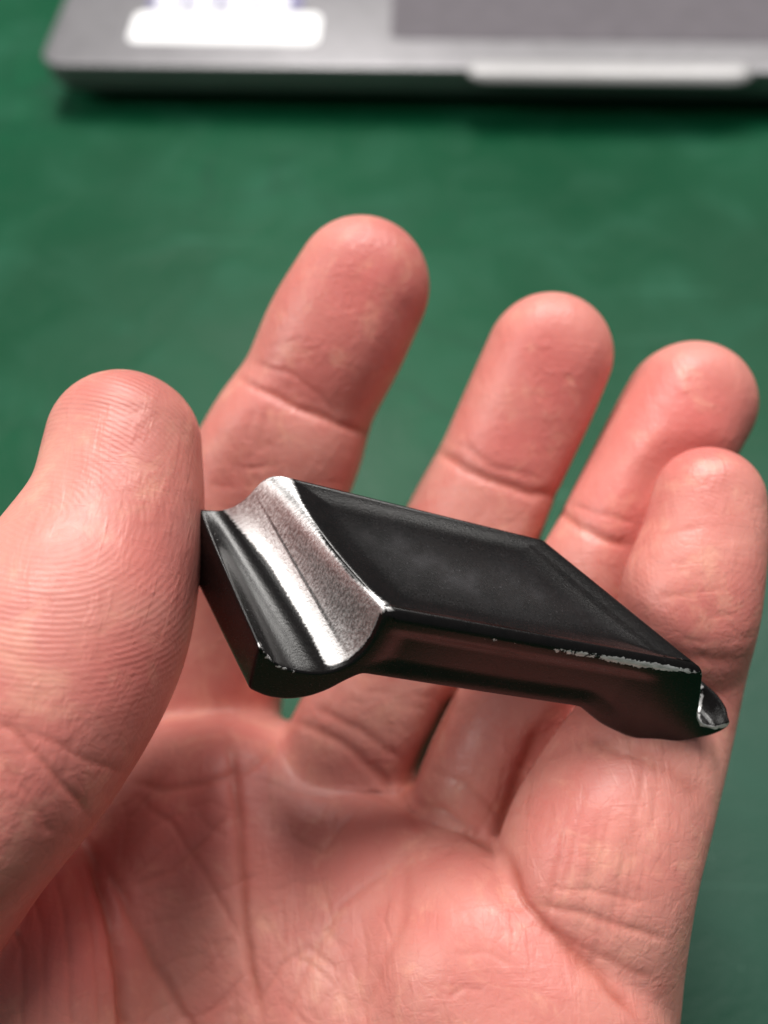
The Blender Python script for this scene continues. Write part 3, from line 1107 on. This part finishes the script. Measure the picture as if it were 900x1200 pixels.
# ridge coordinates per fingertip
ridge = np.zeros((len(hv), 3)); rmask = np.zeros(len(hv))
RC = {'thumb': ((48, 600), 1.0), 'index': ((370, 440), 0.25), 'middle': ((590, 520), 0.2), 'ring': ((755, 560), 0.2), 'little': ((806, 640), 0.35)}
for k_, ((x, y), st_) in RC.items():
    ch = CHAINS[k_]
    m = part == PID[k_]
    j = np.argmin(np.linalg.norm(to_px(ch[:, :3]) - np.array([x, y]), axis=1))
    pm = np.where(m)[0]
    pm = pm[face[pm] > 0.05]
    cpt = hv[pm[np.argmin(np.linalg.norm(px[pm] - np.array([x, y]), axis=1))]]
    axis = unit((ch[0, :3] - ch[min(j + 6, len(ch) - 1), :3]).astype(float))
    rel = hv[m] - cpt
    along = rel @ axis
    side = np.cross(axis, view[m].mean(0)); side = unit(side)
    sd = rel @ side
    dp = rel @ np.cross(side, axis)
    ridge[m] = np.stack([sd * 0.8, along * 1.0, dp * 0.15], 1)
    rl = 0.35 if k_ != 'thumb' else 1.1
    rmask[m] = st_ * (1 - ((-along - rl) / 0.8).clip(0, 1))
# palm ridge band near the bottom right mound
m = (part == PID['palm'])
bandc = P(560, 1260, 9.9)
rel = hv[m] - bandc
ridge[m] = np.stack([rel[:, 0] * 1.0, rel[:, 1] * 0.4, rel[:, 2] * 0.3], 1)
rmask[m] = 0.55 * np.exp(-(((px[m][:, 0] - 590) / 110) ** 2 + ((px[m][:, 1] - 1130) / 90) ** 2))

srt = np.sort(allD, 1)
rmask *= ((srt[:, 1] - srt[:, 0]) / 0.2).clip(0, 1)
hv2 = hv + nr * disp[:, None]
wv_ = to_world(hv2)
hand_me.vertices.foreach_set('co', wv_.astype(np.float32).ravel())
ta = hand_me.attributes.new('tone', 'FLOAT_VECTOR', 'POINT')
ta.data.foreach_set('vector', np.stack([redm, crease, rmask], 1).astype(np.float32).ravel())
ra = hand_me.attributes.new('ridge_co', 'FLOAT_VECTOR', 'POINT')
ra.data.foreach_set('vector', ridge.astype(np.float32).ravel())
hand_me.materials.append(mat_skin())
hand_me.shade_smooth()
hand_me.update()
tag(hand, 'open hand palm up with curled fingers and thumb pinching the black metal bracket', 'hand')
print('hand verts', len(hv), 'polys', len(hand_me.polygons))

# thumb nail, seen edge-on along the upper left side of the thumb
ch = CHAINS['thumb'].astype(float)
nv_, nf = [], []
NA, NL = 20, 16
j0, j1 = 0, 6
for i in range(NL + 1):
    f_ = i / NL * 7.0 + 0.2
    k0 = min(int(f_), len(ch) - 2)
    c_ = ch[k0] * (1 - (f_ - k0)) + ch[k0 + 1] * (f_ - k0)
    ax_ = unit(ch[0, :3] - ch[8, :3])
    vw = unit(-c_[:3])
    sd_ = unit(np.cross(ax_, vw))
    if sd_[0] > 0:
        sd_ = -sd_
    bk = np.cross(sd_, ax_)
    if bk @ vw > 0:
        bk = -bk
    for a in range(NA + 1):
        th = math.radians(-14 + 124 * a / NA)
        end = 1 - 0.12 * abs(a / NA - 0.5) ** 2
        lp = (abs(math.cos(th)) ** 2.6 + abs(math.sin(th)) ** 2.6) ** (-1 / 2.6)
        r_ = c_[3] * lp * end + 0.012 + 0.014 * math.sin(math.pi * a / NA)
        nv_.append(c_[:3] + ax_ * 0.04 + sd_ * (r_ * math.cos(th)) + bk * (r_ * math.sin(th)))
for i in range(NL):
    for a in range(NA):
        q0 = i * (NA + 1) + a
        nf.append((q0, q0 + 1, q0 + NA + 2, q0 + NA + 1))
kn = NT('nail_plate')
kn.b.inputs['Base Color'].default_value = lin(206, 150, 134)
kn.b.inputs['Roughness'].default_value = 0.28
nn = kn.noise(kn.n('ShaderNodeTexCoord').outputs['Object'], 500.0, 3.0)
kn.link(kn.bump(nn, 0.2, 0.0001), kn.b.inputs['Normal'])
nail = link_mesh('thumbnail', nv_, nf, kn.m, hand)
md = nail.modifiers.new('thickness', 'SOLIDIFY'); md.thickness = 0.0005; md.offset = 0
